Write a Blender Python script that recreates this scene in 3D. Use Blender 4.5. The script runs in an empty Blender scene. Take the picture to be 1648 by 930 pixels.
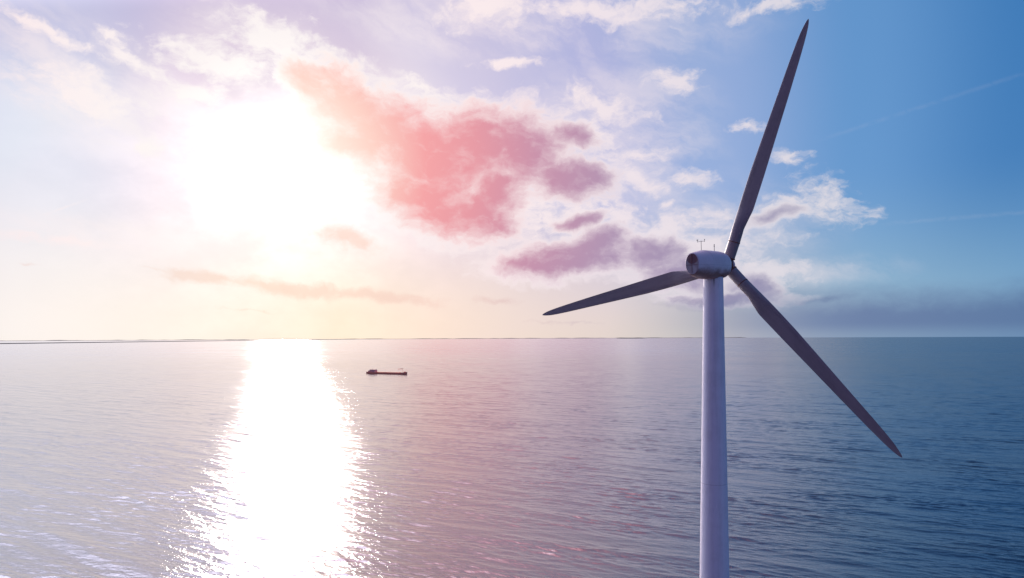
import bpy, bmesh, math, random
import numpy as np
from mathutils import Vector, Matrix

rnd = random.Random(7)
rng = np.random.default_rng(11)
scene = bpy.context.scene
COL = scene.collection
R = math.radians

# ------------------------------------------------------------------ camera
CAM_Z = 43.3
cam_data = bpy.data.cameras.new('camera')
cam = bpy.data.objects.new('camera', cam_data)
COL.objects.link(cam)
cam_data.sensor_width = 36.0
cam_data.lens = 23.985
cam_data.shift_y = 0.0473
cam_data.clip_start = 0.5
cam_data.clip_end = 80000
ROLL = 0.0042
cam.matrix_world = Matrix.Translation((0, 0, CAM_Z)) @ Matrix.Rotation(ROLL, 4, 'Y') @ Matrix.Rotation(R(90), 4, 'X')
scene.camera = cam

# ------------------------------------------------------------------ view / sampling
scene.view_settings.view_transform = 'Standard'
scene.view_settings.look = 'None'
scene.view_settings.gamma = 1.0
scene.view_settings.use_curve_mapping = False
scene.view_settings.exposure = 0.0
scene.render.engine = 'CYCLES'
scene.cycles.max_bounces = 6
scene.cycles.sample_clamp_indirect = 6.0
scene.cycles.use_denoising = True

# ------------------------------------------------------------------ sun
SUN_AZ, SUN_EL = R(-18.4), R(13.8)
SUN = Vector((math.sin(SUN_AZ) * math.cos(SUN_EL), math.cos(SUN_AZ) * math.cos(SUN_EL), math.sin(SUN_EL)))
sl = bpy.data.lights.new('sun', 'SUN')
sl.energy = 2.0
sl.angle = R(0.5)
sl.color = (1.0, 0.86, 0.78)
so = bpy.data.objects.new('sun', sl)
so.rotation_euler = (-SUN).to_track_quat('-Z', 'Y').to_euler()
so.location = SUN * 500
COL.objects.link(so)


# ------------------------------------------------------------------ a little node language
def lin(r, g, b):
    f = lambda c: (c / 255 / 12.92) if c / 255 <= 0.04045 else ((c / 255 + 0.055) / 1.055) ** 2.4
    return (f(r), f(g), f(b), 1.0)


class Nodes:
    def __init__(self, tree):
        self.t = tree

    def new(self, kind, **kw):
        n = self.t.nodes.new(kind)
        for k, v in kw.items():
            setattr(n, k, v)
        return n

    def put(self, sock, v):
        if isinstance(v, bpy.types.NodeSocket):
            self.t.links.new(v, sock)
        elif v is not None:
            sock.default_value = v

    def math(self, op, a, b=None, c=None, clamp=False):
        n = self.new('ShaderNodeMath', operation=op, use_clamp=clamp)
        self.put(n.inputs[0], a)
        self.put(n.inputs[1], b)
        self.put(n.inputs[2], c)
        return n.outputs[0]

    def vmath(self, op, a, b=None, out=0):
        n = self.new('ShaderNodeVectorMath', operation=op)
        self.put(n.inputs[0], a)
        self.put(n.inputs[1], b)
        return n.outputs['Value'] if op in ('LENGTH', 'DOT_PRODUCT', 'DISTANCE') else n.outputs[0]

    def vscale(self, a, s):
        n = self.new('ShaderNodeVectorMath', operation='SCALE')
        self.put(n.inputs[0], a)
        self.put(n.inputs['Scale'], s)
        return n.outputs[0]

    def xyz(self, x, y, z=0.0):
        n = self.new('ShaderNodeCombineXYZ')
        self.put(n.inputs[0], x)
        self.put(n.inputs[1], y)
        self.put(n.inputs[2], z)
        return n.outputs[0]

    def sep(self, v):
        n = self.new('ShaderNodeSeparateXYZ')
        self.put(n.inputs[0], v)
        return n.outputs[0], n.outputs[1], n.outputs[2]

    def smooth(self, v, lo, hi, t0=0.0, t1=1.0):
        n = self.new('ShaderNodeMapRange', interpolation_type='SMOOTHSTEP')
        self.put(n.inputs[0], v)
        for k, q in enumerate((lo, hi, t0, t1)):
            self.put(n.inputs[1 + k], q)
        return n.outputs[0]

    def mix(self, f, a, b, blend='MIX'):
        n = self.new('ShaderNodeMix', data_type='RGBA', blend_type=blend)
        self.put(n.inputs[0], f)
        self.put(n.inputs[6], a)
        self.put(n.inputs[7], b)
        return n.outputs[2]

    def noise(self, v, scale, detail=4.0, rough=0.5, dist=0.0, color=False, lac=2.0):
        n = self.new('ShaderNodeTexNoise', noise_dimensions='3D')
        self.put(n.inputs['Vector'], v)
        n.inputs['Scale'].default_value = scale
        n.inputs['Detail'].default_value = detail
        n.inputs['Roughness'].default_value = rough
        n.inputs['Lacunarity'].default_value = lac
        n.inputs['Distortion'].default_value = dist
        return n.outputs['Color' if color else 'Fac']

    def ramp(self, f, stops, lo, hi, interp='EASE'):
        n = self.new('ShaderNodeValToRGB')
        r = n.color_ramp
        r.interpolation = interp
        while len(r.elements) < len(stops):
            r.elements.new(0.5)
        for e, (p, c) in zip(r.elements, stops):
            e.position = (p - lo) / (hi - lo)
            e.color = c
        g = self.new('ShaderNodeMapRange')
        self.put(g.inputs[0], f)
        g.inputs[1].default_value = lo
        g.inputs[2].default_value = hi
        self.put(n.inputs[0], g.outputs[0])
        return n.outputs[0]

    def mapping(self, v, loc, rot, scale):
        n = self.new('ShaderNodeMapping', vector_type='TEXTURE')
        self.put(n.inputs[0], v)
        n.inputs[1].default_value = loc
        n.inputs[2].default_value = rot
        n.inputs[3].default_value = scale
        return n.outputs[0]


# ------------------------------------------------------------------ world: sky and clouds by direction
def build_sky():
    w = bpy.data.worlds.new('World')
    scene.world = w
    w.use_nodes = True
    t = w.node_tree
    t.nodes.clear()
    N = Nodes(t)
    P = N.new('ShaderNodeTexCoord').outputs['Generated']
    P = N.vmath('NORMALIZE', P)
    px, py, pz = N.sep(P)
    DEG = 180 / math.pi
    az = N.math('MULTIPLY', N.math('ARCTAN2', px, py), DEG)
    el = N.math('MULTIPLY', N.math('ARCSINE', pz), DEG)
    th = N.math('MULTIPLY', N.math('ARCCOSINE', N.vmath('DOT_PRODUCT', P, tuple(SUN))), DEG)

    # physical daylight sky, added under the hazy evening colours
    nish = N.new('ShaderNodeTexSky', sky_type='NISHITA')
    nish.sun_disc = False
    nish.sun_elevation = SUN_EL
    nish.sun_rotation = SUN_AZ
    nish.air_density = 1.0
    nish.dust_density = 0.6
    nish.ozone_density = 2.0
    nis = N.mix(1.0, nish.outputs[0], (NISH, NISH, NISH, 1), 'MULTIPLY')

    high = N.ramp(th, [(0, lin(255, 250, 248)), (9, lin(238, 224, 236)), (16, lin(210, 200, 228)),
                       (24, lin(184, 184, 226)), (34, lin(150, 174, 222)), (44, lin(96, 150, 208)),
                       (54, lin(54, 122, 188)), (75, lin(46, 84, 150)), (110, lin(116, 100, 158)), (180, lin(142, 104, 154))], 0, 180)
    high = N.mix(N.math('MULTIPLY', N.smooth(az, 60.0, 100.0), N.smooth(az, 140.0, 175.0, 1.0, 0.0)), high, lin(92, 138, 206))
    low = N.ramp(az, [(-100, lin(112, 100, 150)), (-60, lin(190, 184, 214)), (-36, lin(253, 245, 241)), (-24, lin(255, 243, 228)), (-14, lin(255, 234, 206)),
                      (-6, lin(252, 226, 208)), (8, lin(224, 208, 210)), (18, lin(176, 184, 202)),
                      (28, lin(136, 176, 208)), (38, lin(108, 160, 204)), (70, lin(90, 110, 160))], -100, 70, 'LINEAR')
    high = N.mix(N.math('MULTIPLY', N.smooth(az, -34.0, -24.0, 1.0, 0.0), N.smooth(az, -90.0, -50.0)), high, lin(222, 226, 243))
    gap = N.math('MULTIPLY', N.smooth(el, 15.0, 21.5), N.smooth(az, -7.0, -14.0))
    high = N.mix(gap, high, N.mix(1.0, high, (0.76, 0.72, 0.86, 1), 'MULTIPLY'))
    base = N.mix(N.smooth(el, 0.5, 13.0), low, high)
    nis = N.vmath('MINIMUM', nis, (0.95, 0.85, 0.75))
    base = N.mix(0.15, base, nis)
    # aureole round the sun
    gauss = lambda w_: N.math('POWER', 2.718, N.math('MULTIPLY', N.math('POWER', N.math('DIVIDE', th, w_), 2.0), -1.0))
    veil_n = N.noise(N.xyz(az, N.math('MULTIPLY', el, 1.6), 3.0), 0.22, 5.0, 0.6)
    lift = N.math('MULTIPLY', N.smooth(veil_n, 0.3, 0.7, 0.55, 1.35), N.smooth(el, 14.5, 22.0, 1.0, 0.18))
    aur = N.mix(1.0, N.vscale(N.xyz(0.42, 0.39, 0.35), gauss(5.8)), N.vscale(N.xyz(0.25, 0.20, 0.185), gauss(12.5)), 'ADD')
    base = N.mix(1.0, base, N.vscale(aur, lift), 'ADD')
    # added bright coloured sky, unseen above the frame, to brighten sea and turbine
    sky_fill = N.ramp(az, [(-120, lin(150, 140, 190)), (-60, (3.6, 3.6, 4.6, 1)), (-32, (4.2, 4.0, 4.9, 1)), (-20, (3.8, 2.8, 3.2, 1)), (-8, (2.7, 1.2, 1.3, 1)),
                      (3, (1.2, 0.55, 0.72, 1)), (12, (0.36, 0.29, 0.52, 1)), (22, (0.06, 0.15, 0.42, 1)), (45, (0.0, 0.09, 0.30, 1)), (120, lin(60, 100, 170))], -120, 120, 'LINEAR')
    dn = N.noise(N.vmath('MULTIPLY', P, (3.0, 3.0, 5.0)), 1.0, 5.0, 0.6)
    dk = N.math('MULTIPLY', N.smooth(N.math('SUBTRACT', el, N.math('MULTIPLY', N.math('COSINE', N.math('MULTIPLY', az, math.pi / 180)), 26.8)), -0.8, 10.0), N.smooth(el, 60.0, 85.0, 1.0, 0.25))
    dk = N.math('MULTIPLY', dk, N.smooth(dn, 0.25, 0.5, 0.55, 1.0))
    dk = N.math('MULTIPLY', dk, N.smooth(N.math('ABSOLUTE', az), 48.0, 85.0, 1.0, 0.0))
    base = N.mix(dk, base, sky_fill)

    # cloud coordinates in degrees, gently warped
    q0 = N.xyz(az, N.math('MULTIPLY', el, 1.0), 0.0)
    wv = N.noise(q0, 0.16, 3.0, 0.55, color=True)
    wv = N.vmath('SUBTRACT', wv, (0.5, 0.5, 0.5))
    wf = N.vmath('SUBTRACT', N.noise(q0, 0.75, 4.0, 0.6, color=True), (0.5, 0.5, 0.5))
    q = N.vmath('ADD', q0, N.vmath('MULTIPLY', wv, (3.2, 2.0, 0.0)))
    q = N.vmath('ADD', q, N.vmath('MULTIPLY', wf, (1.3, 0.9, 0.0)))

    def field(blobs):
        f = None
        qq = q
        for i, (x, y, a, b, rot, wgt) in enumerate(blobs):
            if i % 5 == 4:                      # a negligible link that keeps the evaluation in order (saves shader stack)
                n = N.new('ShaderNodeVectorMath', operation='MULTIPLY_ADD')
                N.put(n.inputs[0], f)
                n.inputs[1].default_value = (1e-7, 1e-7, 1e-7)
                N.put(n.inputs[2], q)
                qq = n.outputs[0]
            m = N.mapping(qq, (x, y, 0), (0, 0, R(rot)), (a, b, 1))
            e = N.math('SUBTRACT', wgt, N.vmath('LENGTH', m))
            f = e if f is None else N.math('SMOOTH_MAX', f, e, 0.25)
        return f

    fb = N.noise(N.vmath('MULTIPLY', q, (1.0, 1.7, 1.0)), 0.42, 7.0, 0.60)
    fb2 = N.noise(N.vmath('MULTIPLY', q, (1.0, 1.6, 1.0)), 1.1, 6.0, 0.62)
    nz = N.math('ADD', N.math('MULTIPLY', N.math('SUBTRACT', fb, 0.5), 1.7), N.math('MULTIPLY', N.math('SUBTRACT', fb2, 0.5), 1.0))

    nd = N.math('ADD', N.math('MULTIPLY', N.math('SUBTRACT', fb, 0.5), 1.35), N.math('MULTIPLY', N.math('SUBTRACT', fb2, 0.5), 0.55))
    fD = N.math('ADD', field(DARK), nd)
    fW = field(WHITE)
    # relief: how much thicker the cloud is towards the sun
    to_sun = N.xyz(N.math('SUBTRACT', math.degrees(SUN_AZ), az), N.math('SUBTRACT', math.degrees(SUN_EL), el), 0.0)
    to_sun = N.vmath('MULTIPLY', N.vmath('NORMALIZE', to_sun), (0.55, 0.9, 0.0))
    fo = N.noise(N.vmath('MULTIPLY', N.vmath('ADD', q, to_sun), (1.0, 1.7, 1.0)), 0.42, 7.0, 0.60)
    relief = N.math('MULTIPLY', N.math('SUBTRACT', fo, fb), 2.2)
    tauD = N.smooth(fD, -0.02, 1.35)
    shade = N.math('MULTIPLY', tauD, N.math('ADD', 1.05, relief), clamp=True)
    shade = N.math('SUBTRACT', 1.0, N.math('POWER', N.math('SUBTRACT', 1.0, shade), 1.6))
    covD = N.smooth(fD, -0.30, 0.36)
    nw = N.math('MULTIPLY', nz, 1.5)
    covW = N.smooth(N.math('ADD', fW, nw), -0.15, 1.0)

    bright = N.ramp(th, [(0, (1.35, 1.28, 1.2, 1)), (9, (1.0, 0.94, 0.92, 1)), (18, lin(254, 238, 238)), (28, lin(240, 228, 234)),
                         (42, lin(222, 218, 226)), (55, lin(196, 204, 222)), (90, lin(150, 156, 178))], 0, 90, 'LINEAR')
    dark = N.ramp(th, [(0, (1.5, 1.1, 0.95, 1)), (7, lin(255, 212, 200)), (11, lin(246, 166, 168)), (15, lin(232, 156, 166)),
                       (20, lin(202, 148, 172)), (27, lin(176, 150, 180)), (36, lin(160, 152, 182)), (55, lin(116, 132, 168))], 0, 60, 'LINEAR')
    # thin high veil of cloud
    vn = N.noise(N.mapping(q, (0, 0, 0), (0, 0, R(-22)), (2.6, 1.0, 1.0)), 0.35, 6.0, 0.62)
    veil = N.math('MULTIPLY', N.smooth(field(VEIL), 0.0, 0.8), N.smooth(vn, 0.32, 0.68, 0.0, 0.62))
    sky = N.mix(veil, base, bright)
    sky = N.mix(N.math('MULTIPLY', covW, 0.92), sky, bright)
    sky = N.mix(covD, sky, N.mix(shade, bright, dark))

    # low cloud bank and tan streaks near the horizon
    fL = field(LOW)
    covL = N.smooth(N.math('ADD', fL, N.math('MULTIPLY', nz, 0.9)), -0.1, 1.0)
    lowc = N.ramp(az, [(-40, lin(240, 222, 222)), (-20, lin(250, 218, 196)), (-6, lin(246, 208, 196)), (10, lin(178, 168, 188)),
                       (22, lin(116, 132, 166)), (40, lin(78, 112, 156))], -40, 40, 'LINEAR')
    sky = N.mix(N.math('MULTIPLY', covL, 0.66), sky, lowc)

    # distant blue-grey cloud bank over the open water to the right
    ew = N.math('ADD', el, N.math('MULTIPLY', N.math('SUBTRACT', fb, 0.5), 1.6))
    bk = N.math('MULTIPLY', N.smooth(ew, 1.4, 4.4, 1.0, 0.0), N.smooth(el, -0.2, 1.1, 0.55, 1.0))
    bk = N.math('MULTIPLY', bk, N.smooth(az, 8.0, 28.0, 0.0, 0.95))
    sky = N.mix(bk, sky, N.ramp(az, [(10, lin(150, 145, 172)), (24, lin(112, 130, 168)), (40, lin(88, 118, 160))], 10, 40, 'LINEAR'))

    # contrails: great circles, faded at the ends
    for (a0, e0, a1, e1, wdt, s) in TRAILS:
        d = lambda a, e: Vector((math.sin(R(a)) * math.cos(R(e)), math.cos(R(a)) * math.cos(R(e)), math.sin(R(e))))
        A, B = d(a0, e0), d(a1, e1)
        nrm = A.cross(B).normalized()
        dist = N.math('ABSOLUTE', N.math('MULTIPLY', N.vmath('DOT_PRODUCT', P, tuple(nrm)), DEG))
        line = N.smooth(dist, 0.0, wdt, s, 0.0)
        line = N.math('MULTIPLY', line, N.smooth(az, min(a0, a1), min(a0, a1) + 3.0))
        line = N.math('MULTIPLY', line, N.smooth(az, max(a0, a1) - 0.5, max(a0, a1) + 2.0, 1.0, 0.0))
        line = N.math('MULTIPLY', line, N.smooth(fb2, 0.30, 0.62))
        sky = N.mix(line, sky, bright)

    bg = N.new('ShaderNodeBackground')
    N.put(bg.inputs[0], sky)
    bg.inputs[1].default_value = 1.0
    out = N.new('ShaderNodeOutputWorld')
    t.links.new(bg.outputs[0], out.inputs[0])
    w.cycles.sampling_method = 'MANUAL'
    w.cycles.sample_map_resolution = 1024


NISH = 0.10

# clouds: azimuth, elevation, half width, half height (degrees), rotation, strength
def sky_at(x, y):
    return (round(math.degrees(math.atan((x - 824) / 1098)), 2),
            round(math.degrees(math.atan((543 - y) / math.hypot(1098, x - 824))), 2))


def blob(x, y, a, b, rot=0.0, wgt=1.0):
    u, v = sky_at(x, y)
    k = 1098 / (1098 ** 2 + (x - 824) ** 2) * 57.3
    return (u, v, a * k, b * k, -rot, wgt)


def dblob(x, y, a, b, rot=0.0, wgt=1.0):
    return blob(x, y, a * 1.06, b * 1.06, rot, wgt + 0.42)


DARK = [dblob(500, 130, 42, 26, 20), dblob(560, 160, 70, 42, 25), dblob(620, 210, 90, 55, 25), dblob(570, 225, 55, 26, 15),
        dblob(690, 250, 110, 62, 15), dblob(780, 230, 95, 50, 5), dblob(840, 240, 60, 50, 0), dblob(690, 320, 90, 48, 28),
        dblob(770, 345, 62, 34, 15), dblob(800, 310, 40, 34, 0),
        dblob(915, 285, 62, 30, 5), dblob(950, 280, 40, 18, 0), dblob(925, 215, 46, 20, 10, 0.8),
        dblob(920, 418, 95, 26, -6), dblob(960, 395, 50, 24, -20), dblob(870, 428, 70, 14, 0),
        dblob(925, 358, 36, 11, -10), dblob(1050, 410, 60, 30, 0, 0.85), dblob(1100, 440, 80, 28, 0, 0.85),
        dblob(1215, 465, 50, 20, 10, 0.85), dblob(1245, 352, 50, 14, -8, 0.7), dblob(1170, 480, 90, 10, 0, 0.9)]
WHITE = [blob(30, 20, 60, 16, 20), blob(90, 50, 90, 14, 12), blob(185, 55, 40, 16, 30), blob(130, 140, 110, 44, 10, 1.1),
         blob(250, 110, 110, 20, 25), blob(440, 65, 90, 40, 12, 1.15), blob(360, 100, 120, 34, 8, 1.1), blob(320, 150, 70, 24, 0),
         blob(235, 230, 40, 20, 0), blob(490, 95, 60, 20, 10),
         blob(700, 195, 60, 40, 20), blob(690, 140, 46, 14, 20), blob(820, 103, 60, 8, 0),
         blob(790, 12, 90, 34, 0), blob(980, 15, 190, 22, 3, 1.0), blob(1250, 10, 90, 16, 0),
         blob(970, 165, 80, 22, 12, 1.1), blob(1085, 130, 42, 22, 10), blob(1030, 245, 60, 14, 6, 0.9), blob(960, 210, 70, 18, 15),
         blob(1205, 208, 34, 12, 5), blob(1040, 290, 50, 20, 20), blob(1115, 290, 50, 16, 10), blob(900, 345, 120, 50, 10, 1.0),
         blob(1000, 350, 60, 30, 0), blob(1080, 370, 90, 24, -10, 1.1), blob(1135, 348, 40, 14, 0), blob(1335, 325, 60, 40, 25, 1.1),
         blob(1260, 345, 70, 24, 0, 1.1), blob(1275, 258, 40, 16, 20), blob(1120, 400, 140, 40, 0, 1.0), blob(1240, 440, 80, 34, 10, 0.95),
         blob(100, 380, 160, 14, 5, 0.9), blob(1080, 325, 16, 10, 0)]
VEIL = [blob(140, 130, 330, 150, 25, 1.0), blob(430, 90, 200, 90, 20, 1.0), blob(850, 40, 420, 70, 4, 1.1), blob(1010, 220, 190, 150, 25, 1.1),
        blob(1120, 380, 240, 100, 0, 1.1), blob(200, 380, 330, 50, 4, 1.0), blob(1330, 440, 200, 40, 0, 0.9)]
LOW = [blob(330, 443, 66, 14, 5, 1.25), blob(480, 460, 140, 13, 6, 1.25), blob(610, 475, 115, 11, 4, 1.25), blob(555, 385, 60, 18, 8, 1.2),
       blob(800, 483, 50, 8, 3, 0.9), blob(40, 420, 30, 8, 0, 0.7), blob(250, 430, 60, 7, 0, 0.6), blob(400, 498, 90, 6, 0, 0.6),
       blob(1130, 488, 120, 14, 0, 0.8), blob(1330, 482, 60, 8, -3, 0.9), blob(900, 520, 140, 8, 0, 0.5)]
TRAILS = [(23.5, 14.5, 40.0, 17.5, 0.24, 0.055), (27.5, 8.2, 42.0, 8.1, 0.24, 0.075), (-35.5, 8.0, -33.0, 9.3, 0.14, 0.5)]
build_sky()


# ------------------------------------------------------------------ helpers for things
def link(name, verts, faces, mat, parent=None, smooth=True):
    me = bpy.data.meshes.new(name)
    me.from_pydata([tuple(v) for v in verts], [], faces)
    me.validate()
    bm = bmesh.new()
    bm.from_mesh(me)
    bmesh.ops.recalc_face_normals(bm, faces=bm.faces)
    bm.to_mesh(me)
    bm.free()
    if smooth:
        me.polygons.foreach_set('use_smooth', [True] * len(me.polygons))
    o = bpy.data.objects.new(name, me)
    COL.objects.link(o)
    if mat:
        me.materials.append(mat)
    if parent:
        o.parent = parent
    return o


def loft(rings, close=True):
    """rings of equal length -> verts, faces with fan caps"""
    n = len(rings[0])
    V = [p for r in rings for p in r]
    F = []
    for i in range(len(rings) - 1):
        for j in range(n):
            k = (j + 1) % n
            F.append((i * n + j, i * n + k, (i + 1) * n + k, (i + 1) * n + j))
    if close:
        F.append(tuple(range(n)))
        F.append(tuple((len(rings) - 1) * n + j for j in range(n)))
    return V, F


def ring(c, r, axis_u, axis_v, n=32):
    return [Vector(c) + axis_u * (r * math.cos(2 * math.pi * j / n)) + axis_v * (r * math.sin(2 * math.pi * j / n)) for j in range(n)]


def box(c, s, bevel=0.0):
    x, y, z = c
    a, b, d = s[0] / 2, s[1] / 2, s[2] / 2
    V = [(x + i * a, y + j * b, z + k * d) for i in (-1, 1) for j in (-1, 1) for k in (-1, 1)]
    F = [(0, 1, 3, 2), (4, 6, 7, 5), (0, 4, 5, 1), (2, 3, 7, 6), (0, 2, 6, 4), (1, 5, 7, 3)]
    return V, F


def join(*parts):
    V, F = [], []
    for v, f in parts:
        k = len(V)
        V += list(v)
        F += [tuple(i + k for i in q) for q in f]
    return V, F


def rod(a, b, r, n=8, r2=None):
    a, b = Vector(a), Vector(b)
    d = (b - a).normalized()
    u = d.orthogonal().normalized()
    v = d.cross(u)
    return loft([ring(a, r, u, v, n), ring(b, r if r2 is None else r2, u, v, n)])


def autosmooth(o, deg=35):
    me = o.data
    bm = bmesh.new()
    bm.from_mesh(me)
    for e in bm.edges:
        if len(e.link_faces) == 2 and e.calc_face_angle(0) > R(deg):
            e.smooth = False
    bm.to_mesh(me)
    bm.free()


def material(name):
    m = bpy.data.materials.new(name)
    m.use_nodes = True
    t = m.node_tree
    bsdf = t.nodes['Principled BSDF']
    return m, Nodes(t), bsdf


# ------------------------------------------------------------------ materials
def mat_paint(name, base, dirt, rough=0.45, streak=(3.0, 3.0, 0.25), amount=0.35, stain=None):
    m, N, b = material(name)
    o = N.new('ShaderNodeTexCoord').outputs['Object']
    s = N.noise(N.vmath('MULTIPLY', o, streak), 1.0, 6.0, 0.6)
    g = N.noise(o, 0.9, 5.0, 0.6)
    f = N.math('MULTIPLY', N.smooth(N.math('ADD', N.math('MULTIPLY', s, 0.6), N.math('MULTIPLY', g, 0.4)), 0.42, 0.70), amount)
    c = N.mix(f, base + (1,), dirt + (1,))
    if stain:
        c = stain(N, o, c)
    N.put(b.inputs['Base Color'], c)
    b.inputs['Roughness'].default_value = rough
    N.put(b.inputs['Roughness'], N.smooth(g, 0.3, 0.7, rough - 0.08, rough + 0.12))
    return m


def tower_stain(N, o, c):
    x, y, z = N.sep(o)
    n = N.noise(N.vmath('MULTIPLY', o, (7, 7, 0.8)), 1.0, 4.0, 0.6)
    top = N.smooth(z, 47.2, 48.4)
    m = N.math('MULTIPLY', N.smooth(n, 0.55, 0.68), top)
    # one rust run below the yaw bearing, on the side towards the shore
    ang = N.math('ARCTAN2', x, N.math('MULTIPLY', y, -1.0))
    d = N.math('ABSOLUTE', N.math('SUBTRACT', ang, -0.22))
    run = N.math('MULTIPLY', N.smooth(N.math('ADD', d, N.math('MULTIPLY', n, 0.05)), 0.05, 0.11, 1.0, 0.0), N.smooth(z, 47.4, 48.3))
    c = N.mix(N.math('MULTIPLY', m, 0.4), c, (0.20, 0.12, 0.09, 1))
    c = N.mix(N.math('MULTIPLY', run, 0.8), c, (0.10, 0.045, 0.03, 1))
    # section joints
    for zj in (12.0, 30.5):
        dz = N.math('ABSOLUTE', N.math('SUBTRACT', z, zj))
        c = N.mix(N.smooth(dz, 0.01, 0.04, 0.35, 0.0), c, (0.2, 0.18, 0.17, 1))
    return c


def nacelle_stain(N, o, c):
    x, y, z = N.sep(o)
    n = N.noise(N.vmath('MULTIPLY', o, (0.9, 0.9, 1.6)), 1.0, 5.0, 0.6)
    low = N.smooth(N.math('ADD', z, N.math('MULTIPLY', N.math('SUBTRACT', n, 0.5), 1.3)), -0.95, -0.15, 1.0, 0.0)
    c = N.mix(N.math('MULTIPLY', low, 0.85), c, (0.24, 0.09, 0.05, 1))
    # panel seam lines
    for zz in (-0.12,):
        c = N.mix(N.smooth(N.math('ABSOLUTE', N.math('SUBTRACT', z, zz)), 0.006, 0.02, 0.4, 0.0), c, (0.2, 0.15, 0.14, 1))
    for xx in (-5.85, -2.2):
        c = N.mix(N.smooth(N.math('ABSOLUTE', N.math('SUBTRACT', x, xx)), 0.008, 0.025, 0.4, 0.0), c, (0.2, 0.15, 0.14, 1))
    # oil mist from the main shaft seal
    fr = N.math('MULTIPLY', N.smooth(N.math('ADD', x, N.math('MULTIPLY', n, 0.8)), -1.0, -0.3), N.smooth(x, 0.08, 0.12, 1.0, 0.0))
    c = N.mix(N.math('MULTIPLY', fr, 0.5), c, (0.13, 0.075, 0.05, 1))
    return c


def cap_stain(N, o, c):
    x, y, z = N.sep(o)
    # sooty oil under the rear vent: a round patch with runs dripping from it
    drip = N.noise(N.xyz(N.math('MULTIPLY', y, 9.0), N.math('MULTIPLY', z, 0.5), 0.0), 1.0, 3.0, 0.6)
    d = N.vmath('LENGTH', N.vmath('MULTIPLY', N.vmath('SUBTRACT', o, (0, -0.06, 0.42)), (0, 1.9, 2.0)))
    patch = N.smooth(N.math('ADD', d, N.math('MULTIPLY', N.math('SUBTRACT', drip, 0.5), 0.6)), 0.78, 1.0, 1.0, 0.0)
    runs = N.math('MULTIPLY', N.smooth(drip, 0.48, 0.62), N.smooth(z, -0.75, 0.35))
    c = N.mix(N.math('MULTIPLY', runs, 0.75), c, (0.12, 0.05, 0.04, 1))
    return N.mix(N.math('MULTIPLY', patch, 0.85), c, (0.20, 0.085, 0.085, 1))


M_TOWER = mat_paint('tower_paint', (0.76, 0.73, 0.79), (0.36, 0.33, 0.33), 0.42, (2.6, 2.6, 0.10), 0.30, tower_stain)
M_NAC = mat_paint('nacelle_paint', (0.72, 0.60, 0.64), (0.52, 0.42, 0.43), 0.45, (1.2, 1.2, 1.2), 0.35, nacelle_stain)
M_CAP = mat_paint('cap_paint', (0.48, 0.44, 0.44), (0.28, 0.20, 0.18), 0.5, (3, 3, 0.6), 0.5, cap_stain)
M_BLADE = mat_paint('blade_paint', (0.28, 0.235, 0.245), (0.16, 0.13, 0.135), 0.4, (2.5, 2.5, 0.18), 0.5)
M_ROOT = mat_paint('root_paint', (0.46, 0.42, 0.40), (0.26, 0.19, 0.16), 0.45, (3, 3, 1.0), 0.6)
M_RUST = mat_paint('rusty_steel', (0.20, 0.055, 0.03), (0.05, 0.016, 0.012), 0.6, (4, 4, 4), 0.8)
M_STEEL = mat_paint('mast_steel', (0.22, 0.21, 0.21), (0.12, 0.11, 0.11), 0.4, (3, 3, 3), 0.5)


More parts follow.
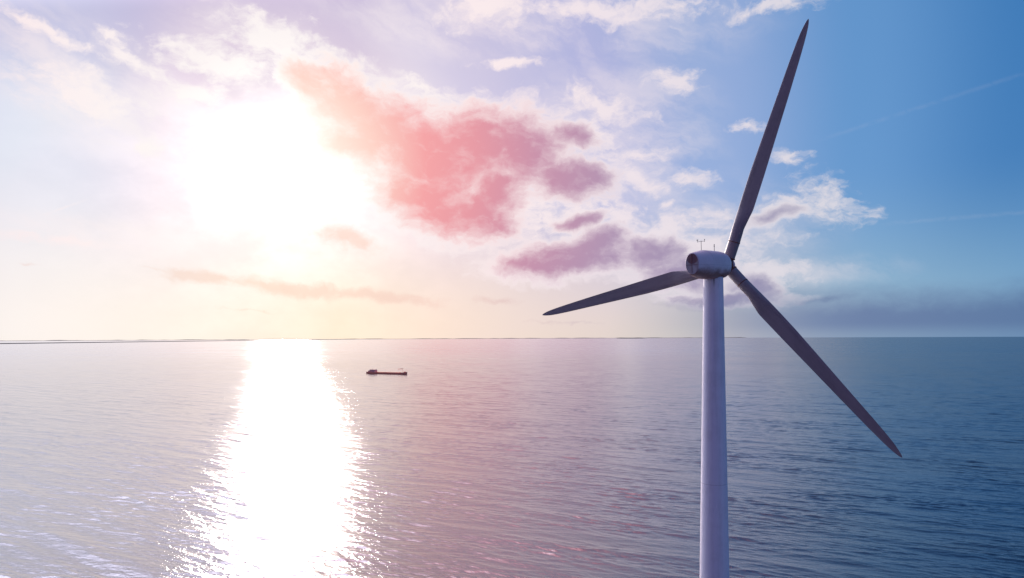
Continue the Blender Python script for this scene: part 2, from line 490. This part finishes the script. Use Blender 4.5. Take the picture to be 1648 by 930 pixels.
# ------------------------------------------------------------------ the wind turbine
def build_turbine():
    YAW, TILT, CONE, PHASE = 0.6505, 0.0645, 0.0295, 0.346
    hub = Vector((19.63, 62.38, CAM_Z + 6.51))
    n = Vector((math.sin(YAW) * math.cos(TILT), math.cos(YAW) * math.cos(TILT), math.sin(TILT)))
    e1 = Vector((math.cos(YAW), -math.sin(YAW), 0))
    e2 = e1.cross(n)
    if e2.z < 0:
        e2 = -e2
    tc = hub - n * 3.26
    root = bpy.data.objects.new('wind_turbine', None)
    COL.objects.link(root)
    root.location = (tc.x, tc.y, 0)
    root.empty_display_size = 3
    root['label'] = 'white three-bladed wind turbine on a tapered tube tower rising from the sea'
    root['category'] = 'wind turbine'
    off = Vector((tc.x, tc.y, 0))

    # tower: slightly tapered tube
    zt = CAM_Z + 5.22
    X, Y = Vector((1, 0, 0)), Vector((0, 1, 0))
    rad = lambda z: 0.835 + 0.0159 * (zt - z)
    zs = [-4.0] + [zt * i / 40 for i in range(41)]
    V, F = loft([ring((0, 0, z), rad(z), X, Y, 96) for z in zs])
    tower = link('tower', V, F, M_TOWER, root)
    autosmooth(tower)
    V, F = loft([ring((0, 0, zt - 0.02), 0.90, X, Y, 64), ring((0, 0, zt + 0.10), 0.90, X, Y, 64)])
    yr = link('yaw_ring', V, F, M_RUST, tower)
    autosmooth(yr)
    # access door and landing at the water end of the tower
    V, F = join(box((0, -rad(2.5) + 0.03, 4.2), (0.9, 0.12, 2.1)))
    link('door', V, F, M_NAC, tower, smooth=False)

    # frame of the nacelle: local x along the shaft (to the hub), z up
    side = -e1                     # local y
    B = Matrix((n, side, e2)).transposed().to_4x4()
    nm = Matrix.Translation(hub - off) @ B

    def place(o, parent_is_root=True):
        o.matrix_local = nm

    #            L,   half width, up, down, squareness
    prof = [(7.94, 0.56, 0.86, 0.90, 2.1), (7.90, 0.60, 0.90, 0.94, 2.1), (6.9, 0.86, 1.03, 1.10, 2.2), (5.90, 1.05, 1.17, 1.22, 2.3),
            (5.80, 1.06, 1.175, 1.24, 2.4), (4.6, 1.12, 1.18, 1.27, 2.6), (3.2, 1.13, 1.17, 1.27, 2.7), (2.3, 1.10, 1.12, 1.25, 2.7),
            (1.7, 1.02, 1.02, 1.18, 2.6), (1.25, 0.92, 0.90, 1.08, 2.4), (0.98, 0.80, 0.78, 0.90, 2.2), (0.86, 0.66, 0.66, 0.70, 2.0)]

    def sect(L, hw, up, dn, p, m=64):
        out = []
        for j in range(m):
            a = 2 * math.pi * j / m
            c, s = math.cos(a), math.sin(a)
            y = hw * math.copysign(abs(c) ** (2 / p), c)
            z = (up if s > 0 else dn) * math.copysign(abs(s) ** (2 / p), s)
            out.append(Vector((-L, y, z)))
        return out
    # resample the profile a little
    rings_ = []
    for a, b in zip(prof[:-1], prof[1:]):
        for k in range(4):
            t = k / 4
            rings_.append(sect(*[a[i] * (1 - t) + b[i] * t for i in range(5)]))
    rings_.append(sect(*prof[-1]))
    V, F = loft(rings_)
    nac = link('nacelle', V, F, M_NAC, root)
    nac.matrix_local = nm
    autosmooth(nac, 25)
    # rear cover plate with a split frame
    V, F = loft([sect(7.945, 0.53, 0.83, 0.87, 2.1), sect(7.975, 0.53, 0.83, 0.87, 2.1), sect(7.99, 0.51, 0.81, 0.85, 2.1)])
    cap = link('rear_cover', V, F, M_CAP, nac)
    autosmooth(cap)
    V, F = join(box((-8.0, 0.0, -0.02), (0.03, 0.025, 1.55)), box((-8.0, 0.0, -0.10), (0.028, 0.96, 0.022)))
    link('cover_frame', V, F, M_RUST, nac, smooth=False)
    # side hatch handle plate
    V, F = join(box((-3.9, 1.115, -0.22), (0.20, 0.05, 0.13)))
    link('side_latch', V, F, M_RUST, nac, smooth=False)
    # wind mast: pole, cross arm, vane and cups
    parts = [rod((-5.88, 0, 1.10), (-5.88, 0, 1.98), 0.022), rod((-5.88, -0.30, 1.92), (-5.88, 0.32, 1.90), 0.016)]
    for yy in (-0.30, 0.32):
        parts.append(rod((-5.88, yy, 1.86), (-5.88, yy, 2.04), 0.018))
        parts.append(rod((-5.88, yy, 2.02), (-5.88, yy, 2.09), 0.045, 10, 0.03))
    for k in range(3):
        a = k * 2.094
        parts.append(rod((-5.88 + 0.08 * math.cos(a), 0.32 + 0.08 * math.sin(a), 2.05), (-5.88, 0.32, 2.05), 0.03, 8, 0.008))
    V, F = join(*parts)
    link('wind_mast', V, F, M_STEEL, nac)
    V, F = join(rod((-2.9, 0, 1.12), (-2.9, 0, 1.58), 0.028), rod((-2.9, 0, 1.58), (-2.9, 0, 1.80), 0.042))
    link('beacon_pole', V, F, M_STEEL, nac)

    # hub
    def sx(x, r, m=48):
        return [Vector((x, r * math.cos(2 * math.pi * j / m), r * math.sin(2 * math.pi * j / m))) for j in range(m)]
    V, F = loft([sx(-0.90, 0.52), sx(-0.30, 0.52), sx(-0.26, 0.58), sx(0.10, 0.58), sx(0.16, 0.52)])
    hb = link('hub', V, F, M_RUST, root)
    hb.matrix_local = nm
    autosmooth(hb)
    nose = [sx(0.14, 0.62)] + [sx(0.22 + 0.72 * math.sin(t), 0.68 * math.cos(t) + 0.01) for t in [i * math.pi / 2 / 12 for i in range(13)]]
    V, F = loft(nose)
    sp = link('spinner', V, F, M_NAC, hb)
    autosmooth(sp)

    # blades: r, leading offset, trailing offset, thickness ratio, roundness(1 = tube), twist
    ST = [(0.72, 0.52, 0.52, 1.0, 1.0, 0), (2.20, 0.52, 0.52, 1.0, 1.0, 0), (3.0, 0.545, 0.50, 0.92, 0.85, 9),
          (3.5, 0.565, 0.49, 0.82, 0.66, 10), (4.1, 0.59, 0.60, 0.60, 0.40, 10), (4.7, 0.61, 0.70, 0.46, 0.2, 10),
          (5.15, 0.625, 0.775, 0.37, 0.06, 9.5), (5.4, 0.63, 0.79, 0.33, 0.0, 9), (6.5, 0.645, 0.77, 0.28, 0.0, 8),
          (8.4, 0.645, 0.73, 0.24, 0.0, 6), (11.5, 0.56, 0.64, 0.20, 0.0, 4), (15.1, 0.455, 0.545, 0.17, 0.0, 2.5),
          (18.2, 0.365, 0.435, 0.15, 0, 1.5), (19.6, 0.30, 0.365, 0.14, 0, 1), (20.3, 0.245, 0.31, 0.14, 0, 1),
          (20.8, 0.17, 0.255, 0.14, 0, 1), (21.15, 0.10, 0.19, 0.14, 0, 1), (21.38, 0.035, 0.125, 0.15, 0, 1), (21.5, -0.03, 0.055, 0.2, 0, 1)]

    def section(r, le, te, th, rd, tw, m=40):
        ch = le + te
        pts = []
        for j in range(m):
            a = 2 * math.pi * j / m
            xc = 0.5 * (1 - math.cos(a))          # 0 leading .. 1 trailing .. back
            sgn = 1 if a < math.pi else -1
            yt = 5 * (0.2969 * math.sqrt(max(xc, 0)) - 0.126 * xc - 0.3516 * xc ** 2 + 0.2843 * xc ** 3 - 0.1036 * xc ** 4)
            yt *= th * 1.0
            camb = 0.035 * 4 * xc * (1 - xc) * (1 - rd)
            ya = sgn * yt * (1.0 if sgn > 0 else 0.75) + camb
            yc = 0.5 * math.sin(a)
            yy = (ya * (1 - rd) + yc * rd) * ch
            xx = -le + xc * ch                    # + = trailing
            c, s = math.cos(R(tw)), math.sin(R(tw))
            pts.append(Vector((xx * c + yy * s, -xx * s + yy * c, r)))   # x in the plane, y along the shaft (to the hub), z out
        return pts
    ss = []
    for a, b in zip(ST[:-1], ST[1:]):
        k = max(1, int((b[0] - a[0]) / 0.45))
        for i in range(k):
            t = i / k
            ss.append(section(*[a[q] * (1 - t) + b[q] * t for q in range(6)]))
    ss.append(section(*ST[-1]))
    bme = None
    for k, dphi in ((0, 0.0), (-1, BL_TRIM[0]), (1, BL_TRIM[1])):
        t = PHASE + k * 2 * math.pi / 3 + dphi
        d = (e1 * math.sin(t) + e2 * math.cos(t)) * math.cos(CONE) + n * math.sin(CONE)
        tr = (e1 * math.cos(t) - e2 * math.sin(t))          # clockwise seen from behind = trailing side
        ax = d.cross(tr)
        if ax.dot(n) < 0:
            ax = -ax
        Bm = Matrix((tr, ax, d)).transposed().to_4x4()
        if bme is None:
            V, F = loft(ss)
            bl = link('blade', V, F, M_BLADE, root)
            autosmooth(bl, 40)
            u, v = Vector((1, 0, 0)), Vector((0, 1, 0))
            V, F = loft([ring((0, 0, z), r, u, v, 40) for z, r in ((2.17, 0.525), (2.175, 0.545), (2.235, 0.545), (2.24, 0.525))])
            co = link('collar', V, F, M_RUST, bl)
            autosmooth(co)
            V, F = loft([ring((0, 0, z), r, u, v, 40) for z, r in ((0.60, 0.49), (0.64, 0.56), (0.74, 0.56), (0.78, 0.53))])
            rf = link('root_flange', V, F, M_RUST, bl)
            autosmooth(rf)
            bme = (bl, co, rf)
        else:
            src = bme[0]
            bl = src.copy()
            COL.objects.link(bl)
            bl.parent = root
            for s_ in bme[1:]:
                c = s_.copy()
                COL.objects.link(c)
                c.parent = bl
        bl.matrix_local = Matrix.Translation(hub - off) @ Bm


BL_TRIM = (-0.0151, 0.0021)
build_turbine()


# ------------------------------------------------------------------ the sea
WAVE_AZ = R(29)
H_NEAR, H_FAR = 104.0, 26000.0


def wave_set():
    k = 130
    lam = np.exp(rng.uniform(np.log(0.95), np.log(8.5), k))
    wgt = np.exp(-((np.log(lam / 2.3)) / 0.55) ** 2)
    az = WAVE_AZ + rng.normal(0, R(15), k) * (1 + 0.6 * (lam < 2.0))
    kk = 2 * np.pi / lam
    amp = lam * np.sqrt(wgt + 0.42)
    slope2 = 0.5 * np.sum((amp * kk) ** 2)
    amp *= SLOPE_RMS / math.sqrt(slope2)
    n2 = 14
    l2 = np.exp(rng.uniform(np.log(7.0), np.log(19.0), n2))
    k2 = 2 * np.pi / l2
    a2 = l2 / np.sqrt(0.5 * np.sum((l2 * k2) ** 2)) * 0.03
    lam, kk, amp = np.concatenate([lam, l2]), np.concatenate([kk, k2]), np.concatenate([amp, a2])
    az = np.concatenate([az, WAVE_AZ + rng.normal(0, R(13), n2)])
    ph = rng.uniform(0, 2 * np.pi, len(lam))
    return lam, kk, az, amp, ph


SLOPE_RMS = 0.098
BUMP = 0.042
MIRROR_ADD = 0.52  # extra mirror share put in to lighten the water
ROUGH = 0.165


def mat_water():
    m, N, b = material('sea_water')
    p = N.new('ShaderNodeNewGeometry').outputs['Position']
    r = N.vmath('LENGTH', N.vmath('MULTIPLY', p, (1, 1, 0)))
    # chop: crests run across WAVE_AZ
    c = N.mapping(p, (0, 0, 0), (0, 0, -WAVE_AZ), (1, 1, 1))
    a = N.noise(N.vmath('MULTIPLY', c, (0.45, 1.0, 1.0)), 1.1, 3.0, 0.65)
    d = N.noise(N.vmath('MULTIPLY', c, (0.7, 1.0, 1.0)), 3.6, 3.0, 0.6)
    h = N.math('ADD', N.math('MULTIPLY', a, 0.55), N.math('MULTIPLY', d, 0.26))
    bump = N.new('ShaderNodeBump')
    bump.inputs['Strength'].default_value = 1.0
    bump.inputs['Distance'].default_value = BUMP * 4
    N.put(bump.inputs['Height'], h)
    # wind patches and slicks change the gloss, silt changes the hue
    patch = N.noise(N.vmath('MULTIPLY', c, (0.0022, 0.006, 1.0)), 1.0, 5.0, 0.6)
    gust = N.noise(N.vmath('MULTIPLY', c, (0.018, 0.06, 1.0)), 1.0, 5.0, 0.65)
    patch = N.math('ADD', N.math('MULTIPLY', patch, 0.45), N.math('MULTIPLY', gust, 0.55))
    rough = N.math('ADD', N.smooth(patch, 0.3, 0.7, ROUGH - 0.03, ROUGH + 0.07), N.smooth(r, 150, 2500, 0.0, 0.075))
    silt = N.noise(p, 0.02, 4.0, 0.6)
    colr = N.mix(N.smooth(silt, 0.35, 0.68), (0.006, 0.022, 0.046, 1), (0.018, 0.029, 0.036, 1))
    t = N.t
    t.nodes.remove(b)
    body = N.new('ShaderNodeBsdfDiffuse')
    N.put(body.inputs['Color'], colr)
    gl = N.new('ShaderNodeBsdfAnisotropic', distribution='BECKMANN')
    gl.inputs['Color'].default_value = (0.97, 0.95, 0.97, 1)
    N.put(gl.inputs['Normal'], bump.outputs[0])
    N.put(gl.inputs['Roughness'], rough)
    fr = N.new('ShaderNodeFresnel')
    fr.inputs['IOR'].default_value = 1.75
    N.put(fr.inputs['Normal'], bump.outputs[0])
    # added mirror share that brightens the sea, stronger at grazing view
    lw = N.new('ShaderNodeLayerWeight')
    lw.inputs['Blend'].default_value = 0.5
    # added reflection varied by bearing: sea made brighter on the left, darker right
    wx, wy, wz = N.sep(p)
    sea_az = N.math('ARCTAN2', wx, N.math('ADD', wy, 60.0))
    sea_az = N.math('ADD', sea_az, N.math('MULTIPLY', N.math('SUBTRACT', patch, 0.5), 0.25))
    side_gain = N.smooth(sea_az, -0.06, 0.46, MIRROR_ADD, 0.12)
    mirror_add = N.math('MULTIPLY', N.smooth(lw.outputs['Facing'], 0.62, 0.93, 0.3, 1.0), side_gain)
    # mirror strength capped lower on the right to darken the sea there
    frc = N.math('MINIMUM', fr.outputs[0], N.smooth(sea_az, 0.02, 0.50, 0.95, 0.44))
    k = N.math('SUBTRACT', 1.0, N.math('MULTIPLY', N.math('SUBTRACT', 1.0, frc), N.math('SUBTRACT', 1.0, mirror_add)))
    ms = N.new('ShaderNodeMixShader')
    N.put(ms.inputs[0], k)
    t.links.new(body.outputs[0], ms.inputs[1])
    t.links.new(gl.outputs[0], ms.inputs[2])
    t.links.new(ms.outputs[0], t.nodes['Material Output'].inputs[0])
    return m


def build_sea():
    # one polar sheet, finely divided where waves can be told apart
    rr = [0.0001, 20, 40, 60, 75, 88, 96, 101]
    r = H_NEAR
    while r < H_FAR:
        rr.append(r)
        r += 0.25 if r < 200 else 0.25 * (r / 200) ** 1.4
    rr.append(H_FAR)
    rr = np.array(rr)
    fine = np.arange(-44, 44.001, 0.10)
    coarse = np.arange(48, 312.1, 4.0)
    azs = np.radians(np.concatenate([fine, coarse]))
    nr, na = len(rr), len(azs)
    Rg, Ag = np.meshgrid(rr, azs, indexing='ij')
    X = Rg * np.sin(Ag)
    Y = Rg * np.cos(Ag)
    Z = np.zeros_like(X)
    DX = np.zeros_like(X)
    DY = np.zeros_like(X)
    step = np.gradient(rr)
    lam, kk, az, amp, ph = wave_set()
    # groups of higher and lower waves
    G = np.zeros_like(X)
    for _ in range(14):
        l, a = np.exp(rng.uniform(np.log(14), np.log(90))), WAVE_AZ + rng.normal(0, R(35))
        G += np.cos(2 * np.pi / l * (X * math.sin(a) + Y * math.cos(a)) + rng.uniform(0, 6.28))
    G = np.clip(1 + 0.30 * G / math.sqrt(7), 0.35, 1.8)
    for l, k, a, m, q in zip(lam, kk, az, amp, ph):
        fade = np.clip((l / np.maximum(step, 0.2) - 1.6) / 1.6, 0, 1)[:, None] * np.ones_like(X)
        fade *= np.where(np.abs(((Ag + np.pi) % (2 * np.pi)) - np.pi) > R(45), 0, 1)
        rows = fade[:, 0] > 0
        if not rows.any():
            continue
        arg = k * (X[rows] * math.sin(a) + Y[rows] * math.cos(a)) + q
        gm = m * fade[rows] * (G[rows] if l < 6 else 1.0)
        Z[rows] += gm * np.cos(arg)
        s = 0.8 * gm * np.sin(arg)
        DX[rows] -= s * math.sin(a)
        DY[rows] -= s * math.cos(a)
    X += DX
    Y += DY
    co = np.stack([X, Y, Z], -1).reshape(-1, 3).astype(np.float32)
    i = np.arange(nr - 1)[:, None] * na
    j = np.arange(na)[None, :]
    j2 = (j + 1) % na
    quads = np.stack([i + j, i + na + j, i + na + j2, i + j2], -1).reshape(-1, 4)
    me = bpy.data.meshes.new('sea')
    me.vertices.add(len(co))
    me.vertices.foreach_set('co', co.ravel())
    me.loops.add(quads.size)
    me.loops.foreach_set('vertex_index', quads.ravel().astype(np.int32))
    me.polygons.add(len(quads))
    me.polygons.foreach_set('loop_start', np.arange(0, quads.size, 4, dtype=np.int32))
    me.polygons.foreach_set('loop_total', np.full(len(quads), 4, dtype=np.int32))
    me.polygons.foreach_set('use_smooth', np.ones(len(quads), dtype=bool))
    me.update(calc_edges=True)
    if me.polygons[len(me.polygons) // 2].normal.z < 0:
        me.flip_normals()
    me.materials.append(mat_water())
    o = bpy.data.objects.new('sea', me)
    COL.objects.link(o)
    o['kind'] = 'structure'
    return o


build_sea()


# ------------------------------------------------------------------ far dyke, shore and islet
def bank(name, pts, width, height, mat, ragged=0.0):
    """an earth bank following points on the water"""
    rings_ = []
    P = [Vector((x, y, 0)) for x, y in pts]
    # subdivide
    Q = []
    for a, b in zip(P[:-1], P[1:]):
        k = max(1, int((b - a).length / 150))
        Q += [a.lerp(b, i / k) for i in range(k)]
    Q.append(P[-1])
    for i, c in enumerate(Q):
        d = (Q[min(i + 1, len(Q) - 1)] - Q[max(i - 1, 0)]).normalized()
        s = Vector((d.y, -d.x, 0))
        h = height * (1 + ragged * (rnd.random() - 0.5) * 2)
        if i in (0, len(Q) - 1):
            h *= 0.25
        z = Vector((0, 0, 1))
        rings_.append([c - s * width / 2 - z * 2, c - s * width * 0.2 + z * h, c + s * width * 0.2 + z * h, c + s * width / 2 - z * 2])
    V, F = loft(rings_)
    o = link(name, V, F, mat, smooth=False)
    o['kind'] = 'structure'
    return o


def mat_land(name, a, b_):
    m, N, b = material(name)
    p = N.new('ShaderNodeNewGeometry').outputs['Position']
    f = N.noise(p, 0.01, 5.0, 0.6)
    N.put(b.inputs['Base Color'], N.mix(N.smooth(f, 0.35, 0.65), a + (1,), b_ + (1,)))
    b.inputs['Roughness'].default_value = 0.9
    return m


M_DYKE = mat_land('dyke_stone', (0.16, 0.14, 0.12), (0.10, 0.11, 0.07))
M_SHORE = mat_land('shore_land', (0.10, 0.11, 0.08), (0.16, 0.14, 0.11))
bank('dyke', [(-5000, 5200), (-5050, 6700), (-5300, 12000), (-5500, 24000)], 40, 8.5, M_DYKE)
pts = [(25200 * math.sin(R(a)), 25200 * math.cos(R(a))) for a in range(-42, 20, 1)]
bank('shore', pts, 500, 15, M_SHORE, 0.5)
pts = [(19000 * math.sin(R(a)), 19000 * math.cos(R(a))) for a in (8.7, 9.3, 10.0, 10.6, 11.2)]
bank('islet', pts, 200, 12, M_SHORE, 0.4)


# ------------------------------------------------------------------ the cargo barge
def build_barge():
    M_HULL = mat_paint('hull_paint', (0.95, 0.32, 0.17), (0.9, 0.26, 0.13), 0.5, (0.4, 0.4, 2), 0.5)
    M_DECK = mat_paint('hatch_paint', (0.95, 0.34, 0.18), (0.85, 0.26, 0.13), 0.55, (1, 1, 1), 0.5)
    M_HOUSE = mat_paint('house_paint', (0.92, 0.46, 0.38), (0.8, 0.36, 0.3), 0.5, (1, 1, 1), 0.3)
    M_GLASS, N, b = material('dark_glass')
    b.inputs['Base Color'].default_value = (0.03, 0.03, 0.035, 1)
    b.inputs['Roughness'].default_value = 0.12
    stern, bow = Vector((-177.6, 837, 0)), Vector((-124.7, 810, 0))
    L = (bow - stern).length
    mid = (stern + bow) / 2
    d = (bow - stern).normalized()
    root = bpy.data.objects.new('cargo_barge', None)
    COL.objects.link(root)
    root.location = (mid.x, mid.y, 0)
    root.rotation_euler = (0, 0, math.atan2(d.y, d.x))
    root['label'] = 'long low red inland cargo barge with its wheelhouse at the stern, sailing alone'
    root['category'] = 'barge'
    h = L / 2
    st = [(-h, 2.6, 2.3, 0.6), (-h + 1.2, 3.2, 2.2, 0.0), (-h + 5, 3.5, 2.0, -0.6), (-h + 14, 3.6, 1.75, -0.8), (0, 3.6, 1.6, -0.8), (h - 9, 3.6, 1.8, -0.8),
          (h - 4, 3.1, 2.25, -0.6), (h - 1.6, 1.7, 2.6, -0.3), (h, 0.25, 2.9, 0.4)]
    rings_ = []
    for x, w, top, bot in st:
        rings_.append([Vector((x, -w * 0.85, bot - 0.4)), Vector((x, -w, 0.3 + max(bot, 0))), Vector((x, -w, top)), Vector((x, -w + 0.25, top)),
                       Vector((x, -w * 0.9 + 0.15, top - 0.5)), Vector((x, w * 0.9 - 0.15, top - 0.5)),
                       Vector((x, w - 0.25, top)), Vector((x, w, top)), Vector((x, w, 0.3 + max(bot, 0))), Vector((x, w * 0.85, bot - 0.4))])
    V, F = loft(rings_)
    link('hull', V, F, M_HULL, root, smooth=False)
    # hatch covers on the hold
    parts = []
    for i in range(8):
        parts.append(box((-h + 17.5 + i * 4.1, 0, 1.75), (3.95, 5.8, 0.9)))
    V, F = join(*parts)
    link('hatch_cover', V, F, M_DECK, root, smooth=False)
    # aft house with raked front, wheelhouse on top
    V = [(-h + 2, -2.7, 1.5), (-h + 13.4, -2.7, 1.5), (-h + 13.4, 2.7, 1.5), (-h + 2, 2.7, 1.5),
         (-h + 4.2, -2.5, 3.9), (-h + 13.2, -2.5, 4.1), (-h + 13.2, 2.5, 4.1), (-h + 4.2, 2.5, 3.9)]
    F = [(0, 1, 2, 3), (4, 5, 6, 7), (0, 1, 5, 4), (1, 2, 6, 5), (2, 3, 7, 6), (3, 0, 4, 7)]
    house = link('deckhouse', V, F, M_HOUSE, root, smooth=False)
    for i in range(4):
        for sy in (-1, 1):
            V, F = box((-h + 5 + i * 2.2, sy * 2.62, 2.7), (0.8, 0.10, 0.5))
            link('window', V, F, M_GLASS, house, smooth=False)
    V, F = join(box((-h + 9.2, 0, 4.35), (7.4, 4.2, 1.0)), box((-h + 9.2, 0, 4.92), (7.9, 4.8, 0.16)))
    wh = link('wheelhouse', V, F, M_HOUSE, root, smooth=False)
    V, F = box((-h + 9.2, 0, 4.5), (7.46, 4.26, 0.42))
    link('window_band', V, F, M_GLASS, wh, smooth=False)
    V, F = join(rod((-h + 8.2, 0, 4.9), (-h + 8.2, 0, 6.6), 0.07), rod((-h + 8.2, -1.0, 6.1), (-h + 8.2, 1.0, 6.1), 0.05))
    link('radar_mast', V, F, M_STEEL, root)
    # fore mast and lifting boom
    V, F = join(rod((h - 6.5, 0, 1.8), (h - 6.5, 0, 6.6), 0.12), rod((h - 13.5, 0, 6.1), (h - 5.8, 0, 6.5), 0.32),
                rod((h - 13.3, 0, 6.1), (h - 13.3, 0, 5.5), 0.05))
    link('fore_mast', V, F, M_DECK, root)
    V, F = join(box((h - 3.2, 0, 2.4), (1.6, 2.0, 1.0)), rod((h - 3.2, -1.3, 2.9), (h - 3.2, 1.3, 2.9), 0.35, 12))
    link('anchor_winch', V, F, M_HULL, root)


build_barge()


# ------------------------------------------------------------------ foam trail behind the barge
def build_wake():
    m, N, b = material('wake_foam')
    o = N.new('ShaderNodeTexCoord').outputs['Object']
    x, y, z = N.sep(o)
    f = N.noise(N.vmath('MULTIPLY', o, (0.12, 0.8, 1.0)), 1.0, 5.0, 0.65)
    a = N.math('MULTIPLY', N.smooth(f, 0.42, 0.68), N.smooth(x, -150.0, 0.0, 0.05, 0.75))
    a = N.math('MULTIPLY', a, N.smooth(N.math('ABSOLUTE', y), 0.8, 4.0, 1.0, 0.0))
    b.inputs['Base Color'].default_value = (0.8, 0.8, 0.8, 1)
    b.inputs['Roughness'].default_value = 0.6
    N.put(b.inputs['Alpha'], a)
    V, F = [], []
    n = 30
    for i in range(n + 1):
        t = i / n
        w = 2.2 + 2.0 * t
        V += [(-150 * t, -w, 0), (-150 * t, w, 0)]
    F = [(2 * i, 2 * i + 1, 2 * i + 3, 2 * i + 2) for i in range(n)]
    o = link('wake', V, F, m)
    o.location = (-178.5, 837.4, 0.05)
    o.rotation_euler = (0, 0, math.atan2(-27, 52.9))
    o['kind'] = 'stuff'


build_wake()
